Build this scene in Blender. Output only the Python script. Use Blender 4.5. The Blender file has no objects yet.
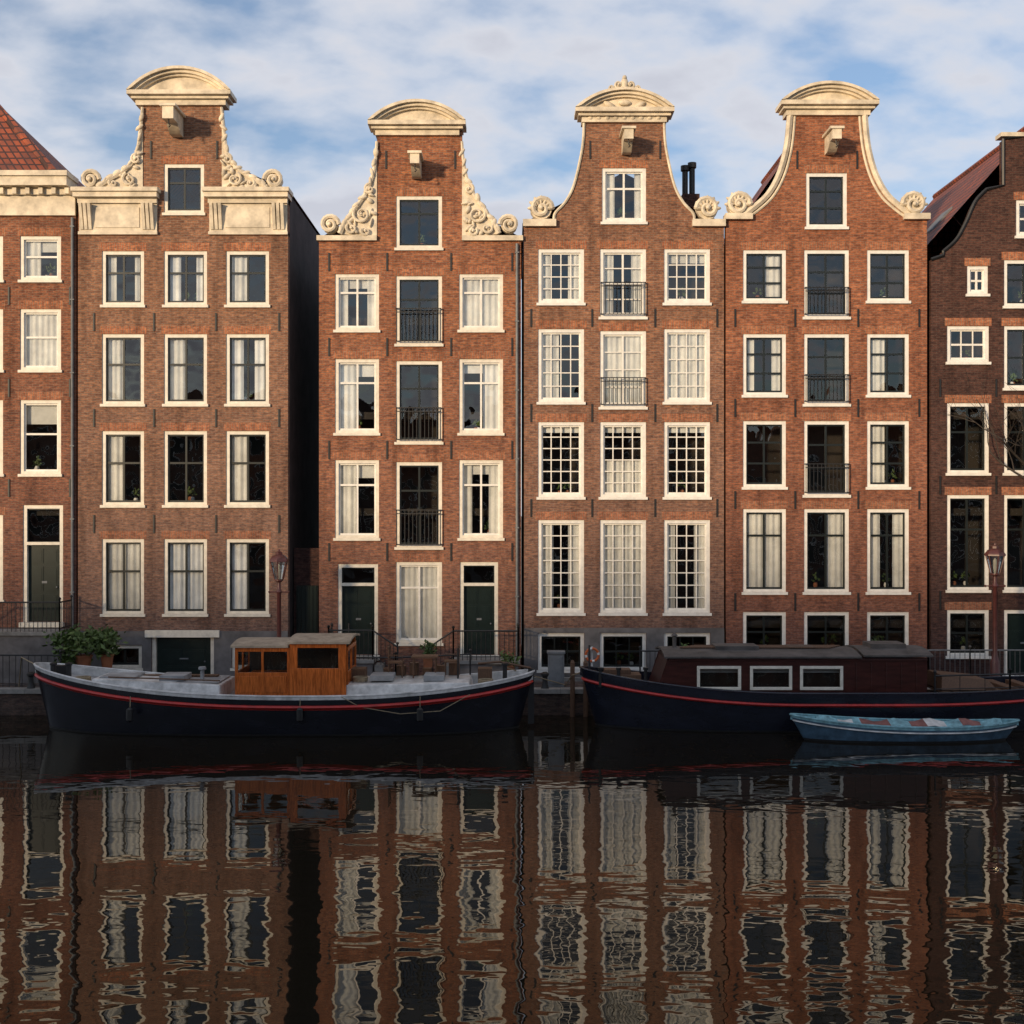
import bpy,bmesh,math,random
from mathutils import Vector,geometry
random.seed(7)
D=40.0;F=1200.0;H=6.27
def PX(p,y=0): return (p-512)*(D+y)/F
def PZ(p,y=0): return H-(p-512)*(D+y)/F
S=bpy.context.scene
ST=0.75   # street level
# ---------------------------------------------------------------- materials
def newmat(name):
    m=bpy.data.materials.new(name);m.use_nodes=True
    nt=m.node_tree;b=nt.nodes['Principled BSDF'];return m,nt,b
def N(nt,t,**k):
    n=nt.nodes.new(t)
    for a,v in k.items():
        if hasattr(n,a): setattr(n,a,v)
        else: n.inputs[a].default_value=v
    return n
def math_(nt,op,a,b=None):
    n=nt.nodes.new('ShaderNodeMath');n.operation=op
    for i,q in enumerate((a,b)):
        if q is None: continue
        if isinstance(q,(int,float)): n.inputs[i].default_value=q
        else: nt.links.new(q,n.inputs[i])
    return n.outputs[0]
def mixc(nt,fac,a,b,blend='MIX'):
    n=nt.nodes.new('ShaderNodeMix');n.data_type='RGBA';n.blend_type=blend
    for i,q in ((0,fac),(6,a),(7,b)):
        if isinstance(q,(int,float)): n.inputs[i].default_value=q
        elif isinstance(q,(tuple,list)): n.inputs[i].default_value=(*q[:3],1)
        else: nt.links.new(q,n.inputs[i])
    return n.outputs[2]
def mrange(nt,v,a,b,c=0.,d=1.):
    n=nt.nodes.new('ShaderNodeMapRange');nt.links.new(v,n.inputs[0])
    for i,q in zip((1,2,3,4),(a,b,c,d)): n.inputs[i].default_value=q
    return n.outputs[0]
def mat(name,col,rough=.6,var=.25,scale=3.,bump=0.,metal=0.,spec=.5,stretch=(1,1,1)):
    m,nt,b=newmat(name)
    g=N(nt,'ShaderNodeNewGeometry');mp=N(nt,'ShaderNodeMapping');mp.inputs['Scale'].default_value=stretch
    nt.links.new(g.outputs['Position'],mp.inputs[0])
    n=N(nt,'ShaderNodeTexNoise');n.inputs['Scale'].default_value=scale;n.inputs['Detail'].default_value=3
    n.inputs['Roughness'].default_value=.65
    nt.links.new(mp.outputs[0],n.inputs['Vector'])
    f=mrange(nt,n.outputs[0],.3,.7)
    c=mixc(nt,f,tuple(q*(1-var) for q in col),tuple(min(1,q*(1+var*.5)) for q in col))
    nt.links.new(c,b.inputs['Base Color'])
    b.inputs['Roughness'].default_value=rough;b.inputs['Metallic'].default_value=metal
    b.inputs['Specular IOR Level'].default_value=spec
    if bump:
        bp=N(nt,'ShaderNodeBump');bp.inputs['Strength'].default_value=1;bp.inputs['Distance'].default_value=bump
        nt.links.new(n.outputs[0],bp.inputs['Height']);nt.links.new(bp.outputs[0],b.inputs['Normal'])
    return m
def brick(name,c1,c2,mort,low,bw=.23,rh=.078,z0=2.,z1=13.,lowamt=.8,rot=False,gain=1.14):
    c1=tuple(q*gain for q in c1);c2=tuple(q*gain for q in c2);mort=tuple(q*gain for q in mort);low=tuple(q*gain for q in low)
    m,nt,b=newmat(name)
    g=N(nt,'ShaderNodeNewGeometry');sp=N(nt,'ShaderNodeSeparateXYZ');nt.links.new(g.outputs['Position'],sp.inputs[0])
    u=math_(nt,'ADD',sp.outputs[0],sp.outputs[1])
    cb=N(nt,'ShaderNodeCombineXYZ')
    if rot: nt.links.new(sp.outputs[2],cb.inputs[0]);nt.links.new(u,cb.inputs[1])
    else: nt.links.new(u,cb.inputs[0]);nt.links.new(sp.outputs[2],cb.inputs[1])
    bt=N(nt,'ShaderNodeTexBrick');nt.links.new(cb.outputs[0],bt.inputs['Vector'])
    bt.inputs['Scale'].default_value=1;bt.inputs['Brick Width'].default_value=bw;bt.inputs['Row Height'].default_value=rh
    bt.inputs['Mortar Size'].default_value=.008;bt.inputs['Mortar Smooth'].default_value=.3;bt.inputs['Bias'].default_value=-.05
    bt.inputs['Color1'].default_value=(*c1,1);bt.inputs['Color2'].default_value=(*c2,1);bt.inputs['Mortar'].default_value=(*mort,1)
    n1=N(nt,'ShaderNodeTexNoise');n1.inputs['Scale'].default_value=.55;n1.inputs['Detail'].default_value=5;n1.inputs['Roughness'].default_value=.7
    nt.links.new(g.outputs['Position'],n1.inputs['Vector'])
    mp=N(nt,'ShaderNodeMapping');mp.inputs['Scale'].default_value=(2.2,2.2,.22);nt.links.new(g.outputs['Position'],mp.inputs[0])
    n2=N(nt,'ShaderNodeTexNoise');n2.inputs['Scale'].default_value=1.;n2.inputs['Detail'].default_value=3;nt.links.new(mp.outputs[0],n2.inputs['Vector'])
    mp3=N(nt,'ShaderNodeMapping');mp3.inputs['Scale'].default_value=(1,1,2.6);nt.links.new(g.outputs['Position'],mp3.inputs[0])
    n3=N(nt,'ShaderNodeTexNoise');n3.inputs['Scale'].default_value=5.5;n3.inputs['Detail'].default_value=2;n3.inputs['Roughness'].default_value=.8;nt.links.new(mp3.outputs[0],n3.inputs['Vector'])
    c=bt.outputs['Color']
    zshade=mrange(nt,math_(nt,'ADD',sp.outputs[2],math_(nt,'MULTIPLY',n1.outputs[0],5.)),z0+2.5,z1+2.5,lowamt,0)  # shade of the lower floors painted into the brick colour by height
    c=mixc(nt,zshade,c,mixc(nt,.65,mixc(nt,1.,c,(.9,.9,.95),'MULTIPLY'),low))
    c=mixc(nt,mrange(nt,n1.outputs[0],.35,.65,.0,.6),c,mixc(nt,1.,c,(.55,.52,.52),'MULTIPLY'))
    c=mixc(nt,mrange(nt,n2.outputs[0],.5,.72,.0,.65),c,mixc(nt,1.,c,(.45,.43,.43),'MULTIPLY'))
    c=mixc(nt,mrange(nt,n3.outputs[0],.48,.68,0,.8),c,mixc(nt,1.,c,(1.65,1.5,1.35),'MULTIPLY'))
    c=mixc(nt,mrange(nt,n3.outputs[0],.5,.32,0,.8),c,mixc(nt,1.,c,(.5,.48,.5),'MULTIPLY'))
    nt.links.new(c,b.inputs['Base Color']);b.inputs['Roughness'].default_value=.9;b.inputs['Specular IOR Level'].default_value=.2
    bp=N(nt,'ShaderNodeBump');bp.inputs['Strength'].default_value=.7;bp.inputs['Distance'].default_value=.012;bp.invert=True
    nt.links.new(bt.outputs['Fac'],bp.inputs['Height']);nt.links.new(bp.outputs[0],b.inputs['Normal'])
    return m
def glassmat(name,base=.045,tint=(.88,.9,.9)):
    m=bpy.data.materials.new(name);m.use_nodes=True;nt=m.node_tree;nt.nodes.clear()
    o=N(nt,'ShaderNodeOutputMaterial');t=N(nt,'ShaderNodeBsdfTransparent');t.inputs[0].default_value=(*tint,1)
    gl=N(nt,'ShaderNodeBsdfGlossy');gl.inputs['Roughness'].default_value=.0;gl.inputs['Color'].default_value=(1,1,1,1)
    g=N(nt,'ShaderNodeNewGeometry');n=N(nt,'ShaderNodeTexNoise');n.inputs['Scale'].default_value=1.3;n.inputs['Detail'].default_value=1
    nt.links.new(g.outputs['Position'],n.inputs['Vector'])
    bp=N(nt,'ShaderNodeBump');bp.inputs['Strength'].default_value=1;bp.inputs['Distance'].default_value=.014
    nt.links.new(n.outputs[0],bp.inputs['Height']);nt.links.new(bp.outputs[0],gl.inputs['Normal'])
    fr=N(nt,'ShaderNodeFresnel');fr.inputs[0].default_value=1.5
    f=math_(nt,'ADD',fr.outputs[0],base)
    mx=N(nt,'ShaderNodeMixShader');nt.links.new(f,mx.inputs[0]);nt.links.new(t.outputs[0],mx.inputs[1]);nt.links.new(gl.outputs[0],mx.inputs[2])
    nt.links.new(mx.outputs[0],o.inputs[0]);return m
M={}
M['cream']=mat('cream_painted_stone',(.70,.61,.47),.6,.4,2.2,.01)
M['white']=mat('white_window_paint',(.80,.78,.73),.5,.15,5)
M['creamw']=mat('cream_window_paint',(.76,.71,.61),.5,.18,5)
M['dark']=mat('dark_green_paint',(.012,.016,.015),.35,.2,6)
M['door']=mat('door_green_paint',(.010,.020,.018),.3,.2,6)
M['iron']=mat('black_iron',(.015,.015,.016),.5,.3,8)
M['glass']=glassmat('window_glass')
M['curtain']=mat('curtain_cloth',(.80,.80,.79),.9,.2,2)
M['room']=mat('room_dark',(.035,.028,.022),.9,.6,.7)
M['stone']=mat('grey_stone',(.24,.23,.215),.8,.45,2.5,.02)
M['plinth']=mat('plinth_plaster',(.15,.14,.14),.85,.45,1.5,.01)
M['side']=mat('dark_side_wall',(.055,.042,.042),.9,.5,1.2,.02)  # side walls darker and greyer than the front brick
M['lead']=mat('lead_grey',(.16,.17,.18),.6,.3,3)
M['terra']=mat('terracotta',(.30,.11,.05),.8,.3,4)
M['leaf']=mat('foliage',(.07,.12,.025),.6,.6,6)
def tilemat():
    m,nt,b=newmat('red_roof_tiles');g=N(nt,'ShaderNodeNewGeometry');sp=N(nt,'ShaderNodeSeparateXYZ');nt.links.new(g.outputs['Position'],sp.inputs[0])
    cb=N(nt,'ShaderNodeCombineXYZ');nt.links.new(math_(nt,'ADD',sp.outputs[0],sp.outputs[1]),cb.inputs[0]);nt.links.new(sp.outputs[2],cb.inputs[1])
    bt=N(nt,'ShaderNodeTexBrick');nt.links.new(cb.outputs[0],bt.inputs['Vector']);bt.offset=0
    for k,v in (('Scale',1),('Brick Width',.25),('Row Height',.28),('Mortar Size',.03)): bt.inputs[k].default_value=v
    bt.inputs['Color1'].default_value=(.38,.085,.03,1);bt.inputs['Color2'].default_value=(.22,.055,.025,1);bt.inputs['Mortar'].default_value=(.05,.02,.015,1)
    n=N(nt,'ShaderNodeTexNoise');n.inputs['Scale'].default_value=1.5;nt.links.new(g.outputs['Position'],n.inputs['Vector'])
    nt.links.new(mixc(nt,mrange(nt,n.outputs[0],.4,.65,0,.5),bt.outputs[0],(.07,.035,.03)),b.inputs['Base Color']);b.inputs['Roughness'].default_value=.7
    bp=N(nt,'ShaderNodeBump');bp.inputs['Distance'].default_value=.05;bp.invert=True;nt.links.new(bt.outputs['Fac'],bp.inputs['Height']);nt.links.new(bp.outputs[0],b.inputs['Normal'])
    return m
M['tile']=tilemat()
LOW_SHADE=(.12,.075,.075)
B=[brick('brick_a',(.28,.112,.060),(.155,.062,.040),(.22,.16,.12),LOW_SHADE),
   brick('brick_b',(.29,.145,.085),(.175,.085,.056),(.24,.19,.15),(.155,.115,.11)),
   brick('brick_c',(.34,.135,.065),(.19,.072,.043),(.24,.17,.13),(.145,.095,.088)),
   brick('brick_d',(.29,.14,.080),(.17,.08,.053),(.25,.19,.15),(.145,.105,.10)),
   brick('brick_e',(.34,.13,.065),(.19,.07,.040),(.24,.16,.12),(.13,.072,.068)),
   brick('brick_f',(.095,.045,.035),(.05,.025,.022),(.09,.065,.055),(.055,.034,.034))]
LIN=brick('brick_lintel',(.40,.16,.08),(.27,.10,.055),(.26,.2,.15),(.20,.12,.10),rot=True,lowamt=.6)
# ---------------------------------------------------------------- mesh builder
class MB:
    def __init__(s): s.v=[];s.f=[];s.m=[]
    def face(s,pts,m=0):
        i=len(s.v);s.v+= [tuple(p) for p in pts];s.f.append(tuple(range(i,i+len(pts))));s.m.append(m)
    def box(s,x0,x1,y0,y1,z0,z1,m=0):
        i=len(s.v);s.v+=[(x,y,z) for z in (z0,z1) for y in (y0,y1) for x in (x0,x1)]
        for q in ((0,1,5,4),(1,3,7,5),(3,2,6,7),(2,0,4,6),(4,5,7,6),(2,3,1,0)): s.f.append(tuple(i+k for k in q));s.m.append(m)
    def hexa(s,b,t,m=0):
        i=len(s.v);s.v+=[tuple(p) for p in b]+[tuple(p) for p in t]
        for q in ((0,1,5,4),(1,2,6,5),(2,3,7,6),(3,0,4,7),(4,5,6,7),(3,2,1,0)): s.f.append(tuple(i+k for k in q));s.m.append(m)
    def poly(s,outer,holes,y0,y1,m=0,back=True):
        loops=[outer]+list(holes);flat=[p for l in loops for p in l]
        tr=geometry.tessellate_polygon([[Vector((p[0],p[1],0)) for p in l] for l in loops])
        for y in ((y0,y1) if back else (y0,)):
            i=len(s.v);s.v+=[(p[0],y,p[1]) for p in flat]
            for t in tr: s.f.append(tuple(i+k for k in t));s.m.append(m)
        for l in loops:
            for a,b in zip(l,l[1:]+l[:1]): s.face([(a[0],y0,a[1]),(b[0],y0,b[1]),(b[0],y1,b[1]),(a[0],y1,a[1])],m)
    def tube(s,pts,r,m=0,n=6):
        pts=[Vector(p) for p in pts];k=len(pts);rs=r if isinstance(r,(list,tuple)) else [r]*k
        i0=len(s.v);up=None
        for j,p in enumerate(pts):
            t=(pts[min(j+1,k-1)]-pts[max(j-1,0)])
            if t.length<1e-9: t=Vector((0,0,1))
            t.normalize()
            if up is None: up=Vector((0,1,0)) if abs(t.y)<.9 else Vector((1,0,0))
            a=up-t*up.dot(t)
            if a.length<1e-6: a=t.orthogonal()
            a.normalize();up=a;b=t.cross(a)
            for q in range(n):
                an=2*math.pi*q/n;s.v.append(tuple(p+(a*math.cos(an)+b*math.sin(an))*rs[j]))
        for j in range(k-1):
            for q in range(n):
                s.f.append((i0+j*n+q,i0+j*n+(q+1)%n,i0+(j+1)*n+(q+1)%n,i0+(j+1)*n+q));s.m.append(m)
        s.f.append(tuple(i0+q for q in range(n)));s.m.append(m)
        s.f.append(tuple(i0+(k-1)*n+q for q in reversed(range(n))));s.m.append(m)
    def lathe(s,cx,cy,prof,m=0,n=12):
        i0=len(s.v)
        for r,z in prof:
            for q in range(n): an=2*math.pi*(q+.5)/n;s.v.append((cx+r*math.cos(an),cy+r*math.sin(an),z))
        for j in range(len(prof)-1):
            for q in range(n): s.f.append((i0+j*n+q,i0+j*n+(q+1)%n,i0+(j+1)*n+(q+1)%n,i0+(j+1)*n+q));s.m.append(m)
        s.f.append(tuple(i0+(len(prof)-1)*n+q for q in range(n)));s.m.append(m)
    def ell(s,c,rx,ry,rz,m=0,n=8,rot=0):
        i0=len(s.v);k=5;cr,sr=math.cos(rot),math.sin(rot)
        for j in range(k+1):
            ph=math.pi*j/k
            for q in range(n):
                th=2*math.pi*q/n
                x=rx*math.sin(ph)*math.cos(th);y=ry*math.sin(ph)*math.sin(th);z=rz*math.cos(ph)
                s.v.append((c[0]+x*cr-z*sr,c[1]+y,c[2]+x*sr+z*cr))
        for j in range(k):
            for q in range(n): s.f.append((i0+j*n+q,i0+j*n+(q+1)%n,i0+(j+1)*n+(q+1)%n,i0+(j+1)*n+q));s.m.append(m)
    def spiral(s,cx,cz,r,turns,a0,sg,y,tr,m=0):
        pts=[];rs=[];n=int(12*turns)+4
        for j in range(n+1):
            t=j/n;rad=r*(1-t)**.9+.015;a=a0+sg*turns*2*math.pi*t
            pts.append((cx+rad*math.cos(a),y-.05*t,cz+rad*math.sin(a)));rs.append(tr*(1-.55*t))
        s.tube(pts,rs,m);s.ell((cx,y-.08,cz),tr*.8,tr*.7,tr*.8,m)
    def build(s,name,mats,parent=None,smooth=False,bevel=0):
        if not s.f: return None
        me=bpy.data.meshes.new(name);me.from_pydata(s.v,[],s.f)
        for q in mats: me.materials.append(q)
        me.polygons.foreach_set('material_index',s.m)
        bm=bmesh.new();bm.from_mesh(me)
        bmesh.ops.recalc_face_normals(bm,faces=bm.faces);bm.to_mesh(me);bm.free()
        if smooth:
            me.polygons.foreach_set('use_smooth',[True]*len(me.polygons))
            me.set_sharp_from_angle(angle=math.radians(45))
        o=bpy.data.objects.new(name,me);S.collection.objects.link(o)
        if parent: o.parent=parent
        if bevel:
            md=o.modifiers.new('bevel','BEVEL');md.width=bevel;md.segments=2;md.limit_method='ANGLE'
        return o
def empty(name):
    o=bpy.data.objects.new(name,None);S.collection.objects.link(o);return o
def frange(a,b,n): return [a+(b-a)*i/n for i in range(n+1)]
def smoothpts(p,k=5):
    out=[]
    for i in range(len(p)-1):
        p0=p[max(i-1,0)];p1=p[i];p2=p[i+1];p3=p[min(i+2,len(p)-1)]
        for j in range(k):
            t=j/k
            out.append(tuple(.5*((2*p1[q])+(-p0[q]+p2[q])*t+(2*p0[q]-5*p1[q]+4*p2[q]-p3[q])*t*t+(-p0[q]+3*p1[q]-3*p2[q]+p3[q])*t**3) for q in (0,1)))
    out.append(tuple(p[-1]));return out
# ---------------------------------------------------------------- house
class House:
    def __init__(s,x0,x1,topy,brickm,framec='creamw',sashc='dark',name='brick_house',depth=10.):
        s.e=empty(name);s.x0,s.x1=PX(x0),PX(x1);s.topz=PZ(topy);s.br=brickm;s.holes=[];s.depth=depth
        s.fr=MB();s.sa=MB();s.gl=MB();s.cu=MB();s.li=MB();s.st=MB();s.ir=MB();s.wl=MB();s.or_=MB();s.dr=MB();s.sw=MB()
        s.fc=framec;s.sc=sashc;s.rng=random.Random(int(x0)+500)
    def win(s,a,b,t,u,cols=2,rows=(.5,),curt=None,sash=None,sill=True,lint=True,fw=.115,mt=.035,blind=0,balc=None):
        X0,X1,Z1,Z0=PX(a),PX(b),PZ(t),PZ(u);e=.003
        s.holes.append([(X0,Z0),(X1,Z0),(X1,Z1),(X0,Z1)])
        f=s.fr;f.box(X0-e,X0+fw,.03,.2,Z0-e,Z1+e);f.box(X1-fw,X1+e,.03,.2,Z0-e,Z1+e)
        f.box(X0+fw,X1-fw,.032,.2,Z1-fw,Z1+e);f.box(X0+fw,X1-fw,.032,.2,Z0-e,Z0+fw*.8)
        if sill: s.st.box(X0-.05,X1+.05,-.07,.028,Z0-.09,Z0-.001)
        if lint: s.li.box(X0-.08,X1+.08,-.006,.02,Z1+.004,Z1+.27)
        x0,x1,z0,z1=X0+fw,X1-fw,Z0+fw*.8,Z1-fw
        sa=s.sa;k=1 if (sash or s.sc)=='white' else 0;w=.05
        sa.box(x0,x0+w,.09,.15,z0,z1,k);sa.box(x1-w,x1,.09,.15,z0,z1,k)
        sa.box(x0+w,x1-w,.092,.15,z1-w,z1,k);sa.box(x0+w,x1-w,.092,.15,z0,z0+w*1.3,k)
        for i in range(1,cols):
            x=x0+(x1-x0)*i/cols;ww=mt/2
            if cols==2: ww=.032
            sa.box(x-ww,x+ww,.095,.145,z0+w,z1-w,k)
        for r in rows:
            z=z1-(z1-z0)*r;ww=mt/2 if len(rows)>2 else .032
            sa.box(x0+w,x1-w,.098,.142,z-ww,z+ww,k)
        s.gl.face([(x0,.12,z0),(x1,.12,z0),(x1,.12,z1),(x0,.12,z1)])
        W=x1-x0
        if curt=='full': s.curtain(x0,x1,z0,z1)
        elif curt=='sides':
            q=random.uniform(.2,.36);s.curtain(x0,x0+W*q,z0,z1);s.curtain(x1-W*random.uniform(.2,.36),x1,z0,z1)
        elif curt=='left': s.curtain(x0,x0+W*.45,z0,z1)
        elif curt=='right': s.curtain(x1-W*.45,x1,z0,z1)
        elif curt=='half': s.curtain(x0,x1,z0,z0+(z1-z0)*.5)
        if blind: s.cu.face([(x0,.24,z1-(z1-z0)*blind),(x1,.24,z1-(z1-z0)*blind),(x1,.24,z1),(x0,.24,z1)])
        R_=s.rng
        if curt!='full' and not balc and R_.random()<.5:   # plants and vases on the inner sill
            for j in range(R_.choice((1,2))):
                px=x0+W*R_.uniform(.2,.8);hh_=R_.uniform(.12,.2);s.cu.lathe(px,.38,[(.05,z0),(.08,z0+hh_*.6),(.06,z0+hh_)],R_.choice((0,1)),8)
                for q in range(14):
                    an=R_.uniform(0,6.28);l=R_.uniform(.1,.28);s.cu.ell((px+math.cos(an)*l*.5,.38+.04*math.sin(an),z0+hh_+.05+abs(math.sin(an))*l),.05,.02,.025,2,5,rot=an)
        if balc:
            zt=PZ(balc);i=s.ir
            for z in (Z0+.08,zt-.12,zt): i.box(X0+.02,X1-.02,-.13,-.10,z-.015,z+.015)
            n=11
            for j in range(n+1):
                x=X0+.04+(X1-X0-.08)*j/n;i.box(x-.011,x+.011,-.125,-.105,Z0+.08,zt)
            for x in (X0+.02,X1-.05):
                i.box(x,x+.03,-.13,.02,zt-.015,zt+.015);i.box(x,x+.03,-.13,.02,Z0+.08,Z0+.11)
    def curtain(s,x0,x1,z0,z1):
        n=max(6,int((x1-x0)/.035));ph=random.random()*6
        P=[(x0+(x1-x0)*i/n,.20+.018*math.sin(ph+i*1.15)+.012*math.sin(i*.5)) for i in range(n+1)]
        for a,b in zip(P,P[1:]): s.cu.face([(a[0],a[1],z0),(b[0],b[1],z0),(b[0],b[1],z1),(a[0],a[1],z1)])
    def door(s,a,b,t,u,transom=None,fw=.12):
        X0,X1,Z1,Z0=PX(a),PX(b),PZ(t),PZ(u);e=.003
        s.holes.append([(X0,Z0),(X1,Z0),(X1,Z1),(X0,Z1)])
        f=s.fr;f.box(X0-e,X0+fw,.03,.25,Z0-e,Z1+e);f.box(X1-fw,X1+e,.03,.25,Z0-e,Z1+e);f.box(X0+fw,X1-fw,.032,.25,Z1-fw,Z1+e)
        x0,x1,z1=X0+fw,X1-fw,Z1-fw;zt=z1
        if transom:
            zt=PZ(transom);f.box(x0,x1,.025,.25,zt,zt+.1)
            s.gl.face([(x0,.12,zt+.1),(x1,.12,zt+.1),(x1,.12,z1),(x0,.12,z1)])
            s.sa.box(x0,x0+.04,.09,.15,zt+.1,z1,0);s.sa.box(x1-.04,x1,.09,.15,zt+.1,z1,0);s.sa.box(x0+.04,x1-.04,.09,.15,z1-.04,z1,0)
        d=s.dr;d.box(x0,x1,.16,.22,Z0,zt)
        w=(x1-x0);h=zt-Z0
        for (ax,bx) in ((.1,.46),(.54,.9)):
            for (az,bz) in ((.07,.35),(.4,.72),(.76,.95)):
                X=x0+w*ax;Y=x0+w*bx;Z=Z0+h*az;V=Z0+h*bz
                d.box(X,Y,.145,.165,Z,V);d.box(X+.05,Y-.05,.135,.15,Z+.05,V-.05)
        d.ell((x0+w*.88,.11,Z0+h*.45),.03,.03,.03,1);d.box(x0+w*.42,x0+w*.58,.125,.14,Z0+h*.5,Z0+h*.53,1)
        s.st.box(X0-.06,X1+.06,-.2,.2,Z0-.16,Z0-.003)
    def anchors(s,xs,ys):
        for x in xs:
            for y in ys: 
                X=PX(x);Z=PZ(y);s.ir.box(X-.026,X+.026,-.035,-.003,Z-.3,Z+.3)
    def pipe(s,x,t,u):
        X=PX(x);s.ir.tube([(X,-.07,PZ(t)),(X,-.07,PZ(u))],.045,1,8)
        for z in frange(PZ(u)+.5,PZ(t)-.3,6): s.ir.box(X-.07,X+.07,-.12,-.004,z-.02,z+.02,1)
    def body(s,outline,apexy=None,edgey=None,zb=ST,thin=.3):
        O=[(PX(a),PZ(b)) for a,b in outline]
        O=[(O[0][0],zb-.2)]+O+[(O[-1][0],zb-.2)]
        s.wl.poly(O,s.holes,0,thin)
        w=s.sw;d=s.depth
        w.box(s.x0,s.x0+.25,thin,d,zb-.2,s.topz);w.box(s.x1-.25,s.x1,thin,d,zb-.2,s.topz);w.box(s.x0+.25,s.x1-.25,d-.3,d,zb-.2,s.topz)
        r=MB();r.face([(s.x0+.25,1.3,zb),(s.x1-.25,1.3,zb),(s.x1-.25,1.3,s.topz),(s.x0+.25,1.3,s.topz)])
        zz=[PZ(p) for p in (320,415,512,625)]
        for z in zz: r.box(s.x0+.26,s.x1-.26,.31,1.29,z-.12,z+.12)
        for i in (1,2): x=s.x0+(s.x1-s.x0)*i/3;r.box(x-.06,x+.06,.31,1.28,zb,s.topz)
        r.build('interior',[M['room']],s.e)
        if apexy is not None:
            xc=(s.x0+s.x1)/2;za=PZ(apexy);ze=PZ(edgey) if edgey else s.topz
            R=MB();a=.31;y1=d+.1
            R.face([(s.x0-.05,a,ze),(xc,a,za),(xc,y1,za),(s.x0-.05,y1,ze)]);R.face([(s.x1+.05,a,ze),(s.x1+.05,y1,ze),(xc,y1,za),(xc,a,za)])
            R.face([(s.x0,y1-.1,ze),(s.x1,y1-.1,ze),(xc,y1-.1,za)])
            R.tube([(xc,a,za+.03),(xc,y1,za+.03)],.11)
            R.build('roof',[M['tile']],s.e)
    def finish(s):
        w=M[s.fc]
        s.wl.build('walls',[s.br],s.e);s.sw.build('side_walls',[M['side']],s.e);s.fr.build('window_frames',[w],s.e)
        s.sa.build('window_sashes',[M['dark'],M['white']],s.e);s.gl.build('window_glass',[M['glass']],s.e)
        s.cu.build('curtains',[M['curtain'],M['terra'],M['leaf']],s.e);s.li.build('window_lintels',[LIN],s.e);s.st.build('window_sills',[w],s.e)
        s.ir.build('ironwork',[M['iron'],M['lead']],s.e);s.or_.build('gable_ornament',[M['cream'],M['lead'],M['iron']],s.e,smooth=True)
        s.dr.build('doors',[M['door'],M['lead']],s.e)
    def pediment(s,a,b,base,top,crest=False):
        o=s.or_;X0,X1=PX(a),PX(b);zb=PZ(base);zt=PZ(top);xc=(X0+X1)/2;hw=(X1-X0)/2
        o.box(X0+.22,X1-.22,-.12,.45,zb-.30,zb-.12);o.box(X0+.1,X1-.1,-.24,.5,zb-.12,zb-.02);o.box(X0,X1,-.38,.55,zb-.02,zb+.12)
        z1=zb+.12;h=zt-z1;R=(hw*hw+h*h)/(2*h);cz=zt-R;A=math.asin(min(1,hw/R))
        n=20;arc=lambda rr:[(xc+rr*math.sin(t),cz+rr*math.cos(t)) for t in frange(-A,A,n)]
        tym=[(x,z) for x,z in arc(R-.2) if z>z1+.01]
        if len(tym)>2:o.poly(tym+[(tym[-1][0],z1),(tym[0][0],z1)],[],-.06,.45)
        for (r0,r1,y0) in ((R,R-.09,-.42),(R-.09,R-.18,-.30),(R-.18,R-.25,-.18)):
            p=arc(r0);q=arc(r1)
            q=[(x,max(z,z1)) for x,z in q];p=[(x,max(z,z1)) for x,z in p]
            for i in range(n):
                A0,A1,B0,B1=p[i],p[i+1],q[i],q[i+1];y1=.55
                o.face([(A0[0],y0,A0[1]),(A1[0],y0,A1[1]),(B1[0],y0,B1[1]),(B0[0],y0,B0[1])])
                o.face([(A0[0],y0,A0[1]),(A0[0],y1,A0[1]),(A1[0],y1,A1[1]),(A1[0],y0,A1[1])],0 if r0!=R else 1)
                o.face([(B0[0],y0,B0[1]),(B0[0],y1,B0[1]),(B1[0],y1,B1[1]),(B1[0],y0,B1[1])])
        if crest:
            o.ell((xc,-.2,zt+.16),.13,.1,.24,0);o.ell((xc,-.22,zt+.36),.08,.08,.09,0)
            for sg in (1,-1):
                o.spiral(xc+sg*.2,zt+.13,.14,1.4,0 if sg<0 else math.pi,sg,-.2,.055);o.spiral(xc+sg*.42,zt+.02,.11,1.4,0 if sg<0 else math.pi,sg,-.2,.045)
                o.ell((xc+sg*.2,-.16,zt+.12),.12,.06,.12,0);o.ell((xc+sg*.4,-.16,zt+.03),.1,.06,.09,0)
            o.box(xc-.5,xc+.5,-.3,.1,zt-.12,zt-.01)
    def beam(s,x,y,w=.3,hh=.32,L=1.):
        X=PX(x);Z=PZ(y);o=s.or_
        o.box(X-w/2,X+w/2,-L,-.002,Z-hh/2,Z+hh/2);o.box(X-w/2-.08,X+w/2+.08,-L-.05,-.002,Z+hh/2,Z+hh/2+.08)
        o.hexa([(X-w/2,-.35,Z-hh/2-.25),(X+w/2,-.35,Z-hh/2-.25),(X+w/2,-.004,Z-hh/2-.25),(X-w/2,-.004,Z-hh/2-.25)],
               [(X-w/2,-.7,Z-hh/2-.003),(X+w/2,-.7,Z-hh/2-.003),(X+w/2,-.004,Z-hh/2-.003),(X-w/2,-.004,Z-hh/2-.003)])
        o.tube([(X,-L+.12,Z-hh/2),(X,-L+.12,Z-hh/2-.14),(X+.05,-L+.12,Z-hh/2-.2),(X,-L+.12,Z-hh/2-.25)],.02,2)
    def band(s,a,b,t,u,pr=.12):
        s.or_.box(PX(a),PX(b),-pr,.35,PZ(u),PZ(t))
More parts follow.
